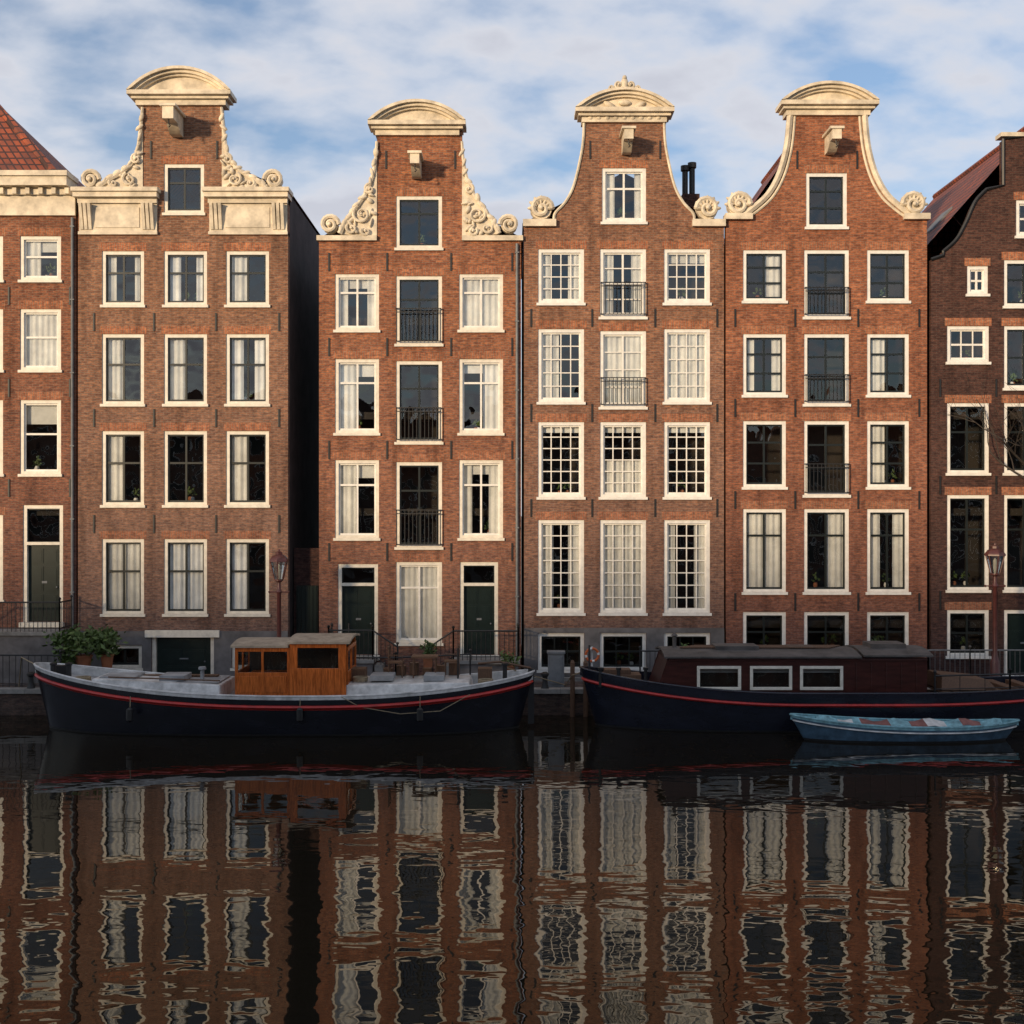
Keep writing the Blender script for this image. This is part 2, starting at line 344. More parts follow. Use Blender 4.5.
    def wing(s,pts,neck,base,sc,scr,inner,mir):
        for k in (1,-1):
            fx=(lambda p:p) if k==1 else (lambda p:2*mir-p)
            o=s.or_
            op=[(PX(fx(a)),PZ(b)) for a,b in smoothpts(pts)]
            o.poly(op+[(PX(fx(neck)),PZ(base)),(PX(fx(neck)),PZ(pts[0][1]))],[],-.03,.28)
            o.tube([(a,-.06,b) for a,b in op],[.05+.05*i/len(op) for i in range(len(op))])
            sg=1 if k==1 else -1
            o.spiral(PX(fx(sc[0])),PZ(sc[1]),scr,1.8,0 if k==1 else math.pi,sg,-.08,.085)
            o.poly([(PX(fx(sc[0]))+scr*.9*math.cos(t),PZ(sc[1])+scr*.9*math.sin(t)) for t in frange(0,6.1,14)],[],-.035,.22)
            for (a,b,r,a0,tt) in inner:
                o.spiral(PX(fx(a)),PZ(b),r,tt,a0 if k==1 else math.pi-a0,sg,-.1,.055)
            for i in range(3,len(op)-1,2):
                a,b=op[i];nx,nz=op[i+1][0]-op[i-1][0],op[i+1][1]-op[i-1][1]
                an=math.atan2(nz,nx)
                jj=random.uniform(.06,.12)
                o.ell((a+random.uniform(-.03,.03),-.1,b+.05),.16,.06,jj*.8,0,rot=an+random.uniform(-.9,.9))
            for j in range(14):
                i=random.randrange(len(op)//3,len(op));a,b=op[i];q=random.random()
                X=a+(PX(fx(neck))-a)*q*.8;Z=b-(b-PZ(base))*q*.5
                o.ell((X,-.07,Z),random.uniform(.08,.18),.07,random.uniform(.04,.08),0,rot=random.uniform(0,3))
# ================= House 1 (left edge)
h=House(-130,76,190,B[0],'creamw')
for (t,u,c) in ((236,280,'left'),(309,370,'full'),(400,474,None)):
    h.win(20,61,t,u,1,(.45,),c,'white',blind=0 if c=='full' else .3);h.win(-38,3,t,u,1,(.45,),'full','white');h.win(-98,-57,t,u,1,(.45,),'full','white')
h.door(23,63,505,622,545);h.win(-38,3,515,600,1,(.45,),'full','white')
h.anchors((9,70),(296,388,488));h.pipe(73,218,680)
h.body([(-130,190),(76,190)])
o=h.or_;o.box(PX(-130),PX(76),-.1,.35,PZ(216),PZ(196));o.box(PX(-130),PX(77),-.2,.4,PZ(196),PZ(189));o.box(PX(-130),PX(78)-.2,-.5,.5,PZ(189),PZ(180));o.box(PX(-130),PX(78)-.16,-.58,.5,PZ(180),PZ(175))
for i in range(16): x=PX(70-i*13);o.box(x-.07,x+.07,-.32,-.2,PZ(196),PZ(190))
R=MB();ze=PZ(178);ax,ay,az=-19.5,3.6,21.9;xr=PX(60);xl=PX(-130);R.face([(xl,-.2,ze),(xr,-.2,ze),(ax,ay,az),(ax-1,ay,az)]);R.face([(xr,-.2,ze),(xr,7.5,ze),(ax,ay,az)]);R.face([(xl,-.2,ze),(ax-1,ay,az),(xl,7.5,ze)]);R.face([(xl,7.5,ze),(ax-1,ay,az),(ax,ay,az),(xr,7.5,ze)])
R.tube([(xr,-.2,ze+.03),(ax,ay,az+.03)],.13);R.build('roof',[M['tile']],h.e)
h.finish()
# ================= House 2
h=House(78,288,192,B[1],'creamw')
C=((102,144),(164,207),(226,269))
for i,(t,u,cs) in enumerate(((251,305,('sides','sides','left')),(334,404,('left','left','sides')),(431,505,('left',None,'left')),(539,614,('full','full','left')))):
    for (a,b),c in zip(C,cs): h.win(a,b,t,u,2,(.42,) if i else (.38,),c)
h.win(164,204,164,213,2,(.35,),None)
h.door(152,214,634,682);h.win(106,142,645,668,2,(),None);h.win(232,266,645,668,2,(),None)
h.anchors((94,154,216,279),(322,418,524));h.anchors((151,217),(150,))
h.body([(78,192),(143,192),(143,100),(222,100),(222,192),(288,192)],140,190)
h.pediment(130,233,97,70)
h.wing([(143,108),(141,130),(137,155),(126,170),(108,181),(98,188)],143,191,(91,180),.30,[(130,180,.22,2.,1.4),(137,160,.16,1.5,1.2),(114,184,.13,2.4,1.2)],182.5)
o=h.or_
for a,b in ((78,158),(208,288)):
    X0,X1=PX(a),PX(b);o.box(X0+.06,X1-.02,-.06,.33,PZ(232),PZ(204));o.box(X0+.03,X1,-.16,.36,PZ(204),PZ(199));o.box(X0-.06,X1+.05,-.34,.4,PZ(199),PZ(194));o.box(X0-.1,X1+.1,-.42,.42,PZ(194),PZ(190))
    o.box(X0+.03,X1,-.1,.3,PZ(235),PZ(232))
    o.box(X0+.6,X1-.6,-.09,-.05,PZ(228),PZ(208))
    for x in (X0+.3,X1-.3):
        for dx in (-.14,0,.14):
            o.hexa([(x+dx-.05,-.1,PZ(230)),(x+dx+.05,-.1,PZ(230)),(x+dx+.05,-.05,PZ(230)),(x+dx-.05,-.05,PZ(230))],[(x+dx-.05,-.3,PZ(205)),(x+dx+.05,-.3,PZ(205)),(x+dx+.05,-.05,PZ(205)),(x+dx-.05,-.05,PZ(205))])
h.beam(178,124,.36,.4,1.2)
p=MB();p.poly([(h.x0,ST),(h.x1,ST),(h.x1,PZ(631)),(h.x0,PZ(631))],[[(PX(a)-.01,max(PZ(u),ST+.05)),(PX(b)+.01,max(PZ(u),ST+.05)),(PX(b)+.01,PZ(t)+.01),(PX(a)-.01,PZ(t)+.01)] for a,b,t,u in ((152,214,634,676),(106,142,645,668),(232,266,645,668))],-.05,-.002);p.build('plinth',[M['plinth']],h.e)
h.fr.box(PX(146),PX(220),-.14,-.05,PZ(637),PZ(630))
ch=MB();ch.box(-7.95,-7.5,3.,3.5,14,PZ(250,3.));ch.lathe(-7.72,3.25,[(.12,PZ(250,3.)),(.1,PZ(240,3.)),(.15,PZ(239,3.)),(.15,PZ(236,3.))]);ch.build('chimney',[B[5]],h.e)
h.finish()
# ================= House 3
h=House(319,521,238,B[2],'creamw')
C=((335,379),(396,442),(459,503))
for t,u,u2,bal,cs in ((274,330,344,309,('sides',None,'full')),(359,433,442,408,('left',None,'right')),(460,538,547,510,('left',None,'sides'))):
    h.win(*C[0],t,u,2,(.3,),cs[0],'white',blind=.2);h.win(*C[1],t+2,u2,2,(.32,),cs[1],'dark',balc=bal);h.win(*C[2],t,u,2,(.3,),cs[2],'white',blind=.15)
h.win(396,442,196,248,2,(.3,),None)
h.win(396,442,562,643,2,(.3,),'full','white')
h.door(338,378,564,655,586);h.door(460,498,562,655,586)
h.anchors((329,387,451,512),(262,347,450,552));h.anchors((386,455),(160,));h.pipe(517,244,680)
h.body([(319,240),(377,240),(377,128),(462,128),(462,240),(521,240)],180,236)
h.pediment(369,466,127,103)
h.wing([(377,142),(375,165),(369,188),(357,207),(346,222),(340,234)],377,238,(330,225),.3,[(362,215,.3,2.,1.6),(370,190,.17,1.5,1.2),(352,229,.17,2.6,1.2),(366,232,.14,2.6,1.2)],419.5)
h.band(317,377,236,241);h.band(462,523,236,241);h.beam(417,167)
h.finish()
# ================= House 4
h=House(524,724,222,B[3],'white','white')
C=((538,584),(600,646),(664,710))
h.win(*C[0],249,303,4,(.25,.5,.75),'sides','white');h.win(*C[1],249,317,2,(.25,.5,.75),'sides','white',balc=283);h.win(*C[2],249,303,4,(.25,.5,.75),None,'white',blind=.2)
h.win(*C[0],329,402,4,(.2,.4,.6,.8),'left','white');h.win(*C[1],331,407,2,(.25,.5,.75),'full','white',balc=378);h.win(*C[2],329,402,4,(.2,.4,.6,.8),'full','white')
for c,k in zip(C,(None,'half',None)): h.win(*c,422,497,4,(.167,.333,.5,.667,.833),k,'white',blind=.1)
for c,k in zip(C,('sides','full','sides')): h.win(*c,520,613,4,(.143,.286,.429,.571,.714,.857),k,'white')
for a,b in C: h.win(a,b,633,670,3,(.5,),None,'dark',lint=False)
h.win(602,646,168,222,2,(.35,),'sides','white')
h.anchors((531,592,655,717),(318,413,508));h.anchors((590,660),(150,))
lp=smoothpts([(554,222),(555,214),(565,203),(573,188),(579,165),(583,142),(584,116)])
h.body([(524,222)]+lp+[(2*624-a,b) for a,b in reversed(lp)]+[(724,222)],170,221)
h.pediment(575,673,114,91,True)
o=h.or_
for k in (0,1):
    q=[(a if k==0 else 1248-a,b) for a,b in lp];o.tube([(PX(a),-.02,PZ(b)+.02) for a,b in q],.05)
    cx=PX(541 if k==0 else 707);cz=PZ(209);o.spiral(cx,cz,.36,1.6,math.pi if k else 0,1-2*k,-.1,.1);o.poly([(cx+.36*math.cos(t),cz+.36*math.sin(t)) for t in frange(0,6.1,14)],[],-.06,.25)
    for j in range(7):
        an=math.pi*j/6;o.ell((cx+.3*math.cos(an),-.1,cz+.28*math.sin(an)),.07,.08,.16,0,rot=an-math.pi/2)
h.band(523,556,220,227,.16);h.band(692,725,220,227,.16);h.beam(626,143)
for j in range(9): o.ell((PX(590+j*8.5),-.1,PZ(119)),.1,.06,.07)
for x in (-.5,0,.5): o.ell((PX(624)+x,-.13,PZ(104)-abs(x)*.15),.22,.08,.1,0,rot=x)
p=MB();p.poly([(h.x0,ST),(h.x1,ST),(h.x1,PZ(628)),(h.x0,PZ(628))],[[(PX(a)-.01,PZ(670)),(PX(b)+.01,PZ(670)),(PX(b)+.01,PZ(633)+.01),(PX(a)-.01,PZ(633)+.01)] for a,b in C],-.05,-.002);p.build('plinth',[M['plinth']],h.e)
ch=MB()
for x,t in ((685,166),(692,163)): ch.lathe(PX(x,1.5),1.5,[(.1,15.5),(.1,PZ(t+6,1.5)),(.15,PZ(t+5,1.5)),(.15,PZ(t,1.5))],0)
ch.box(PX(680,1.8),PX(697,1.8),1.2,2.2,15.3,PZ(196,1.5),1);ch.build('chimney',[M['iron'],B[5]],h.e)
h.finish()
# ================= House 5
h=House(726,927,246,B[4],'white','dark')
C=((743,786),(804,849),(867,909))
for t,u,u2,bal,cs in ((250,301,317,288,('right',None,None)),(334,395,404,375,('sides',None,'left')),(421,487,495,464,(None,None,'left'))):
    h.win(*C[0],t,u,2,(.3,.65),cs[0],'dark');h.win(*C[1],t,u2,2,(.3,.65),cs[1],'dark',balc=bal);h.win(*C[2],t,u,2,(.3,.65),cs[2],'dark')
for c,k in zip(C,('full','right','sides')): h.win(*c,509,592,2,(.3,),k,'dark')
for a,b in C: h.win(a,b,612,652,2,(.5,),None,'dark',lint=False)
h.win(806,847,173,227,2,(.3,.65),None,'dark')
h.anchors((735,795,858,919),(318,408,500,602));h.anchors((797,857),(160,))
lp=smoothpts([(740,218),(753,209),(768,195),(779,175),(786,150),(789,125),(790,108)])
h.body([(726,220)]+lp+[(2*827-a,b) for a,b in reversed(lp)]+[(927,220)],100,245)
h.pediment(779,876,107,85)
o=h.or_
for k in (0,1):
    q=[(a if k==0 else 1654-a,b) for a,b in lp];o.tube([(PX(a),-.02,PZ(b)+.03) for a,b in q],.11);o.tube([(PX(a)+(.16 if k==0 else -.16),-.0,PZ(b)-.05) for a,b in q],.05)
    cx=PX(738 if k==0 else 913);cz=PZ(205);o.spiral(cx,cz,.38,1.8,math.pi if k else 0,1-2*k,-.1,.1);o.poly([(cx+.36*math.cos(t),cz+.36*math.sin(t)) for t in frange(0,6.1,14)],[],-.06,.25)
    for j in range(7):
        an=math.pi*j/6;o.ell((cx+.3*math.cos(an),-.1,cz+.28*math.sin(an)),.07,.08,.18,0,rot=an-math.pi/2)
h.band(725,752,214,220,.16);h.band(903,929,214,220,.16);h.beam(829,143)
h.finish()
# ================= House 6
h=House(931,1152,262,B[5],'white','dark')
for X in (0,1):
    a,b=((947,989),(1004,1046))[X]
    if X==0: h.win(967,988,266,294,2,(.5,),None,'white')
    else: h.win(a,b,260,306,2,(.4,),None,'dark');h.win(1016,1050,200,236,2,(.5,),None,'white')
    h.win(a,b,326,362 if X==0 else 388,3 if X==0 else 2,(.5,),None,'white' if X==0 else 'dark');h.win(a,b,403,473,2,(.4,),None,'dark');h.win(a,b,495,590,2,(.35,),None,'dark')
h.win(947,989,610,656,2,(.5,),None,'dark');h.door(1004,1046,610,675)
for t,u in ((260,306),(326,388),(403,473),(495,590)): h.win(1080,1122,t,u,2,(.4,),None,'dark')
h.anchors((940,996),(388,485,600))
lp=[(931,260),(943,256)]+smoothpts([(943,252),(956,240),(966,222),(975,202),(986,190)])+[(1003,186),(1003,140),(1020,137)]
h.body(lp+[(2082-a,b) for a,b in reversed(lp)],118,244)
for q in (lp,[(2082-a,b) for a,b in lp]): h.ir.tube([(PX(a),-.02,PZ(b)+.02) for a,b in q],.06)
o=h.or_;o.box(PX(1003)-.1,PX(1079)+.1,-.1,.4,PZ(137),PZ(133))
xc=(h.x0+h.x1)/2;za,ze=PZ(118),PZ(244);sl_=(za-ze)/(xc-h.x0+.05);fz=lambda x:ze+(x-h.x0+.05)*sl_+.05
sk=MB();xa,xb=h.x0+.75,h.x0+1.45;sk.hexa([(xa,2.,fz(xa)-.1),(xb,2.,fz(xb)-.1),(xb,3.1,fz(xb)-.1),(xa,3.1,fz(xa)-.1)],[(xa,2.,fz(xa)+.04),(xb,2.,fz(xb)+.04),(xb,3.1,fz(xb)+.04),(xa,3.1,fz(xa)+.04)])
sk.build('skylight',[M['lead']],h.e)
h.finish()
# ================= alley gate
g=MB();xa,xb=PX(289)+.02,PX(318)-.02
g.box(xa,xb,.8,1.1,ST,PZ(548,1));g.box(xa+.1,xb-.1,.7,.79,ST,PZ(585,1),1)
for i in range(6): x=xa+.12+i*.13;g.box(x,x+.02,.68,.7,ST,PZ(585,1),1)
g.build('garden_gate',[B[5],M['door']])
# ================= ground, street, quay
def sheet(name,x0,x1,y0,y1,z,m):
    b=MB();b.face([(x0,y0,z),(x1,y0,z),(x1,y1,z),(x0,y1,z)]);return b.build(name,[m])
cob=brick('street_bricks',(.11,.085,.075),(.07,.055,.055),(.04,.04,.035),(.1,.08,.07),bw=.2,rh=.1,lowamt=0)
grd=mat('ground_soil',(.10,.09,.07),.95,.4,.3)
sheet('ground',-900,900,9.,1500,ST-.02,grd)
sheet('street',-300,300,-2.75,9.,ST,cob)
sheet('ground',-900,900,-1500,-59.5,ST-.02,grd)
q=MB();q.box(-300,300,-3.0,-2.6,-2,ST-.08);
for i in range(-60,60): q.box(i*1.5+.006,(i+1)*1.5-.006,-3.06,-2.6,ST-.08+.003,ST+.06,1)
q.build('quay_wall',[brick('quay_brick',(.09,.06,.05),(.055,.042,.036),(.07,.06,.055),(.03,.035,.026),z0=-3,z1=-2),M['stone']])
q=MB();q.box(-300,300,-59.5,-59,-2,ST);q.build('quay_wall',[M['plinth']])
q=MB();q.box(-300,300,-.9,-.75,ST,ST+.12);q.build('kerb',[M['stone']])
# water
m,nt,b=newmat('canal_water')
b.inputs['Base Color'].default_value=(.010,.008,.005,1);b.inputs['Roughness'].default_value=.01;b.inputs['IOR'].default_value=1.42
g=N(nt,'ShaderNodeNewGeometry')
def nz(sc,st,det=2):
    mp=N(nt,'ShaderNodeMapping');mp.inputs['Scale'].default_value=st;nt.links.new(g.outputs['Position'],mp.inputs[0])
    n=N(nt,'ShaderNodeTexNoise');n.inputs['Scale'].default_value=sc;n.inputs['Detail'].default_value=det;nt.links.new(mp.outputs[0],n.inputs['Vector']);return n.outputs[0]
a=nz(2.7,(.62,1,1),1.5);c=nz(.8,(.5,1,1),2);e=nz(.16,(.5,1,1),2)
amp=mrange(nt,e,.35,.65,.45,1.5)
hh=math_(nt,'ADD',math_(nt,'MULTIPLY',math_(nt,'MULTIPLY',a,.0056),amp),math_(nt,'MULTIPLY',c,.011))
bp=N(nt,'ShaderNodeBump');bp.inputs['Strength'].default_value=1;bp.inputs['Distance'].default_value=1.
nt.links.new(hh,bp.inputs['Height']);nt.links.new(bp.outputs[0],b.inputs['Normal'])
sheet('water',-300,300,-59.2,-2.9,0,m)
# ================= opposite bank houses (unseen, added and sized to shade lower facades, mirror in panes)
def opp(x,w,hh,bm):
    b=MB();y0,y1=-72,-62
    b.box(x,x+w,y0,y1,ST,hh);b.hexa([(x,y0,hh),(x+w,y0,hh),(x+w,y1,hh),(x,y1,hh)],[(x+w*.42,y0,hh+2.6),(x+w*.58,y0,hh+2.6),(x+w*.58,y1,hh+2.6),(x+w*.42,y1,hh+2.6)],0)
    z=2
    while z<hh-1.5:
        for i in range(3):
            xx=x+w*(.12+i*.3);b.box(xx,xx+w*.18,y1,y1+.05,z,z+1.9,2);b.box(xx+.12,xx+w*.18-.12,y1+.04,y1+.06,z+.12,z+1.78,1)
        z+=3
    b.build('unseen_canal_house',[bm,M['dark'],M['white']])
x=-135
while x<90:
    w=random.choice((5.5,6,6.5,7));opp(x,w-.05,random.uniform(12.,14.5),random.choice((B[0],B[1],B[4],B[5])));x+=w
# ================= stoops & railings
def rail(mb,pts,h=.95,step=.14):
    top=[(x,y,z+h) for x,y,z in pts];mb.tube(top,.028);mb.tube([(x,y,z+.12) for x,y,z in pts],.015)
    for a,b in zip(pts,pts[1:]):
        a=Vector(a);b=Vector(b);n=max(1,int((b-a).length/step))
        for i in range(n+1):
            p=a.lerp(b,i/n);r=.028 if i in(0,n) else .011;mb.tube([p,p+Vector((0,0,h+(.08 if i in (0,n) else 0)))],r,0,5)
            if i in (0,n): mb.ell(p+Vector((0,0,h+.12)),.05,.05,.05)
def stoop(x0,x1,z,yf,steps,side,bricky):
    e=empty('stone_stoop');b=MB()
    b.box(x0,x1,yf,-.21,ST,z-.12);b.box(x0-.06,x1+.06,yf-.06,-.21,z-.12,z,1)
    n=steps;dz=(z-ST)/(n+1);d=.27
    for i in range(n):
        zz=z-dz*(i+1)
        if side>0: b.box(x1+.062+i*d,x1+.062+(i+1)*d,yf,-.25,ST,zz,1)
        else: b.box(x0-.062-(i+1)*d,x0-.062-i*d,yf,-.25,ST,zz,1)
    b.build('steps',[bricky,M['stone']],e,bevel=.01)
    r=MB();xs,xe=(x0,x1) if side>0 else (x1,x0);L=xe+side*(n*d)
    rail(r,[(xs,-.25,z),(xs,yf+.03,z),(xe,yf+.03,z),(L,yf+.03,ST+dz)]);r.build('railing',[M['iron']],e)
stoop(PX(-15),PX(74),PZ(628),-1.3,7,-1,M['plinth'])
stoop(PX(455),PX(518),PZ(656),-1.2,3,-1,M['plinth'])
stoop(PX(333),PX(376),PZ(656),-1.0,3,1,M['plinth'])
def fence(x0,x1,y,name='iron_fence',h=1.05,m='iron',step=.16):
    b=MB();rail(b,[(x,y,ST) for x in frange(x0,x1,max(1,round((x1-x0)/2.4)))],h,step);b.build(name,[M[m]])
M['galv']=mat('galvanised_steel',(.22,.22,.22),.45,.3,5,metal=.6)
fence(PX(900,-1.2),PX(1040,-1.2),-1.2,m='galv')
fence(PX(-30,-2.6),PX(60,-2.6),-2.55,m='iron',step=.2)
fence(PX(640,-1.4),PX(800,-1.4),-1.4,m='iron')
# street lamps
M['lamp']=mat('lamp_post_paint',(.10,.030,.026),.4,.3,6)
M['lampglass']=glassmat('lamp_glass',.18,(.8,.8,.75))
def lamp(px,top,y):
    x=PX(px,y);e=empty('street_lamp');t=PZ(top,y);b=MB();z=ST
    b.lathe(x,y,[(.17,z),(.18,z+.15),(.14,z+.25),(.15,z+.8),(.11,z+.9),(.07,z+1.1),(.065,t-1.4),(.10,t-1.35),(.06,t-1.25),(.055,t-1.05),(.13,t-1.),(.13,t-.95)])
    b.tube([(x-.3,y,t-1.35),(x+.3,y,t-1.35)],.022);b.ell((x-.3,y,t-1.35),.04,.04,.04);b.ell((x+.3,y,t-1.35),.04,.04,.04)
    n=6
    for q in range(n):
        an=2*math.pi*(q+.5)/n;c,s_=math.cos(an),math.sin(an);b.tube([(x+.14*c,y+.14*s_,t-.95),(x+.28*c,y+.28*s_,t-.38)],.018)
    b.lathe(x,y,[(.32,t-.40),(.32,t-.35),(.22,t-.22),(.11,t-.17),(.11,t-.1),(.04,t-.07),(.02,t)],0,n)
    b.build('post',[M['lamp']],e,smooth=True)
    g=MB();g.lathe(x,y,[(.13,t-.95),(.27,t-.39)],0,n);g.build('lantern_glass',[M['lampglass']],e)
    g=MB();g.lathe(x,y,[(.03,t-.95),(.06,t-.8),(.06,t-.55),(.02,t-.48)],0,8);g.build('bulb',[M['curtain']],e)
lamp(279,549,-2.3);lamp(995,543,-2.3)
# ================= boats
M['hull']=mat('hull_black_blue',(.012,.013,.019),.25,.4,2.5,.004,stretch=(.4,1,1))
M['hull2']=mat('hull_navy',(.012,.014,.024),.27,.4,2.5,.004,stretch=(.4,1,1))
M['red']=mat('red_stripe_paint',(.48,.022,.018),.35,.35,4)
M['gun']=mat('grey_white_paint',(.60,.60,.59),.5,.4,3)
M['deck']=mat('deck_paint',(.30,.31,.32),.7,.4,2)
M['wood']=mat('varnished_wood',(.52,.135,.028),.25,.5,5,.002,stretch=(6,6,.6))
M['woodtop']=mat('wheelhouse_roof',(.33,.28,.22),.6,.4,3)
M['maroon']=mat('maroon_paint',(.055,.015,.012),.3,.5,3,stretch=(.6,1,3))
M['rope']=mat('rope',(.28,.22,.14),.9,.3,20)
M['roofgrey']=mat('roof_felt',(.095,.085,.08),.8,.5,2)
M['life']=mat('life_ring_orange',(.6,.12,.02),.5,.1,3)
M['wood2']=mat('weathered_wood',(.12,.062,.034),.7,.4,6,.003,stretch=(5,5,1))
def hull(e,x0,L,yc,beam,zs,m,p=3.2,q=.62,stripe=(.30,.42),rake=.06,deckd=.22,top=.08,nst=48,stripem='red',gun='gun',deckm='deck',railr=.05):
    b=MB();rows=[]
    for i in range(nst+1):
        t=.5-.5*math.cos(math.pi*i/nst);u=abs(2*t-1);hb=beam/2*(max(0,1-u**p))**q+.03;z=zs(t)
        zz=[z,z-top,z-stripe[0],z-stripe[1],(z-stripe[1])*.45,0.06,0,-.5]
        wd=[1,1.0,.99,.975,.93,.88,.87,.6]
        row=[]
        for k,(a,w) in enumerate(zip(zz,wd)):
            xx=x0+L*t;xc=x0+L/2
            fl=(1-max(a,-.3)/z);xx=xc+(xx-xc)*(1-rake*fl)
            h2=hb*(w if u<.8 else w*(1-.25*(u-.8)/.2*fl))
            row.append((xx,h2,a))
        rows.append(row)
    mi=[2,0,1,0,0,4,0]
    for i in range(nst):
        for k in range(7):
            A,Bq,Cq,Dq=rows[i][k],rows[i+1][k],rows[i+1][k+1],rows[i][k+1]
            for s_ in (-1,1):
                b.face([(P[0],yc+s_*P[1],P[2]) for P in (A,Bq,Cq,Dq)],mi[k])
        A,Bq=rows[i][0],rows[i+1][0]
        for s_ in (-1,1):
            b.face([(A[0],yc+s_*A[1],A[2]),(Bq[0],yc+s_*Bq[1],Bq[2]),(Bq[0],yc+s_*max(0,Bq[1]-.09),Bq[2]),(A[0],yc+s_*max(0,A[1]-.09),A[2])],2)
            b.face([(A[0],yc+s_*max(0,A[1]-.09),A[2]),(Bq[0],yc+s_*max(0,Bq[1]-.09),Bq[2]),(Bq[0],yc+s_*max(0,Bq[1]-.09),Bq[2]-deckd),(A[0],yc+s_*max(0,A[1]-.09),A[2]-deckd)],2)
        b.face([(A[0],yc-max(0,A[1]-.09),A[2]-deckd),(Bq[0],yc-max(0,Bq[1]-.09),Bq[2]-deckd),(Bq[0],yc+max(0,Bq[1]-.09),Bq[2]-deckd),(A[0],yc+max(0,A[1]-.09),A[2]-deckd)],3)
    for i in (0,nst):
        r=rows[i]
        for k in range(7): b.face([(r[k][0],yc-r[k][1],r[k][2]),(r[k][0],yc+r[k][1],r[k][2]),(r[k+1][0],yc+r[k+1][1],r[k+1][2]),(r[k+1][0],yc-r[k+1][1],r[k+1][2])],mi[k])
    o=b.build('hull',[M[m],M[stripem],M[gun],M[deckm],M['iron']],e)
    bm=bmesh.new();bm.from_mesh(o.data);bmesh.ops.remove_doubles(bm,verts=bm.verts,dist=.0005);bmesh.ops.recalc_face_normals(bm,faces=bm.faces);bm.to_mesh(o.data);bm.free()
    o.data.polygons.foreach_set('use_smooth',[True]*len(o.data.polygons));o.data.set_sharp_from_angle(angle=math.radians(35))
    r=MB()
    for s_ in (-1,1): r.tube([(w[2][0],yc+s_*(w[2][1]+.015),w[2][2]-.03) for w in rows],railr)
    for s_ in (-1,1): r.tube([(w[0][0],yc+s_*(w[0][1]-.02),w[0][2]+.02) for w in rows],.032,1)
    r.build('rub_rail',[M[stripem],M[gun]],e,smooth=True)
    return rows
# boat 1 -----------------
e=empty('canal_barge')
bx0=PX(35,-5);bL=PX(534,-5)-bx0;yc=-5.0
def zs(t):
    return 1.12+(1.83-1.12)*max(0,(.55-t)/.55)**2.3+(1.62-1.12)*max(0,(t-.55)/.45)**2.3
hull(e,bx0,bL,yc,3.3,zs,'hull',stripe=(.25,.37))
k=MB()
k.hexa([(PX(95,-5),yc-.8,1.0),(PX(228,-5),yc-1.1,.9),(PX(228,-5),yc+1.1,.9),(PX(95,-5),yc+.8,1.0)],[(PX(100,-5),yc-.65,1.5),(PX(228,-5),yc-.95,1.36),(PX(228,-5),yc+.95,1.36),(PX(100,-5),yc+.65,1.5)])
k.hexa([(PX(350,-5),yc-1.1,.9),(PX(474,-5),yc-1.0,.95),(PX(474,-5),yc+1.0,.95),(PX(350,-5),yc+1.1,.9)],[(PX(350,-5),yc-.95,1.36),(PX(470,-5),yc-.85,1.42),(PX(470,-5),yc+.85,1.42),(PX(350,-5),yc+.95,1.36)])
k.build('hatch_cabins',[M['gun']],e,bevel=.04)
k=MB()
k.box(PX(150,-5),PX(225,-5),yc-.75,yc+.75,1.375,1.41);k.box(PX(105,-5),PX(140,-5),yc-.5,yc+.5,1.44,1.53)
for a,b in ((165,190),(372,395),(425,445)): k.box(PX(a,-5),PX(b,-5),yc-.6,yc+.2,1.42,1.58)
k.lathe(PX(205,-5),yc-.3,[(.06,1.4),(.06,1.7),(.12,1.72),(.1,1.8)])
k.build('hatch_covers',[M['deck']],e,bevel=.02)
wx0,wx1=PX(236,-5.9),PX(347,-5.9);wy0,wy1=yc-.95,yc+.95;zt=PZ(643,-5.9);zb=.95
w=MB();gl=MB()
def cabinwall(w,gl,x0,x1,y,zb,zs_,zt,divs,t=.06,pw=.07):
    w.box(x0,x1,y-t/2,y+t/2,zb,zs_);w.box(x0,x1,y-t/2,y+t/2,zt-.12,zt)
    xs=frange(x0,x1,divs)
    for i,x in enumerate(xs):
        a=x if i==0 else x-pw/2;b=x if i==divs else x+pw/2
        if i==0:b=x+pw
        if i==divs:a=x-pw
        w.box(a,b,y-t/2+.002,y+t/2-.002,zs_,zt-.12)
    gl.face([(x0,y,zs_),(x1,y,zs_),(x1,y,zt-.12),(x0,y,zt-.12)])
split=PX(290,-5.9)
for y in (wy0,wy1):
    cabinwall(w,gl,wx0,split,y,zb,1.72,zt-.12,2);cabinwall(w,gl,split+.02,wx1,y-.1 if y==wy0 else y,zb,1.85,zt,1,pw=.22)
for x in (wx0,split,wx1):
    w.box(x-.03,x+.03,wy0+.035,wy1-.035,zb,1.72);w.box(x-.03,x+.03,wy0+.035,wy1-.035,zt-.24,zt-.12)
    for y in (wy0+.06,(wy0+wy1)/2,wy1-.06): w.box(x-.028,x+.028,y-.04,y+.04,1.72,zt-.24)
    gl.face([(x,wy0+.05,1.72),(x,wy1-.05,1.72),(x,wy1-.05,zt-.24),(x,wy0+.05,zt-.24)])
for i in range(1,9):
    x=split+.02+(wx1-split)*i/9;w.box(x-.008,x+.008,wy0-.142,wy0-.13,zb+.1,1.8)
for i in range(2):
    a=wx0+.1+i*(split-wx0)/2;w.box(a,a+(split-wx0)/2-.18,wy0-.05,wy0-.03,1.15,1.62)
w.box(wx0+.2,wx1-.2,yc-.3,yc+.5,zb,1.6)
w.build('wheelhouse',[M['wood']],e,bevel=.008);gl.build('wheelhouse_glass',[M['glass']],e)
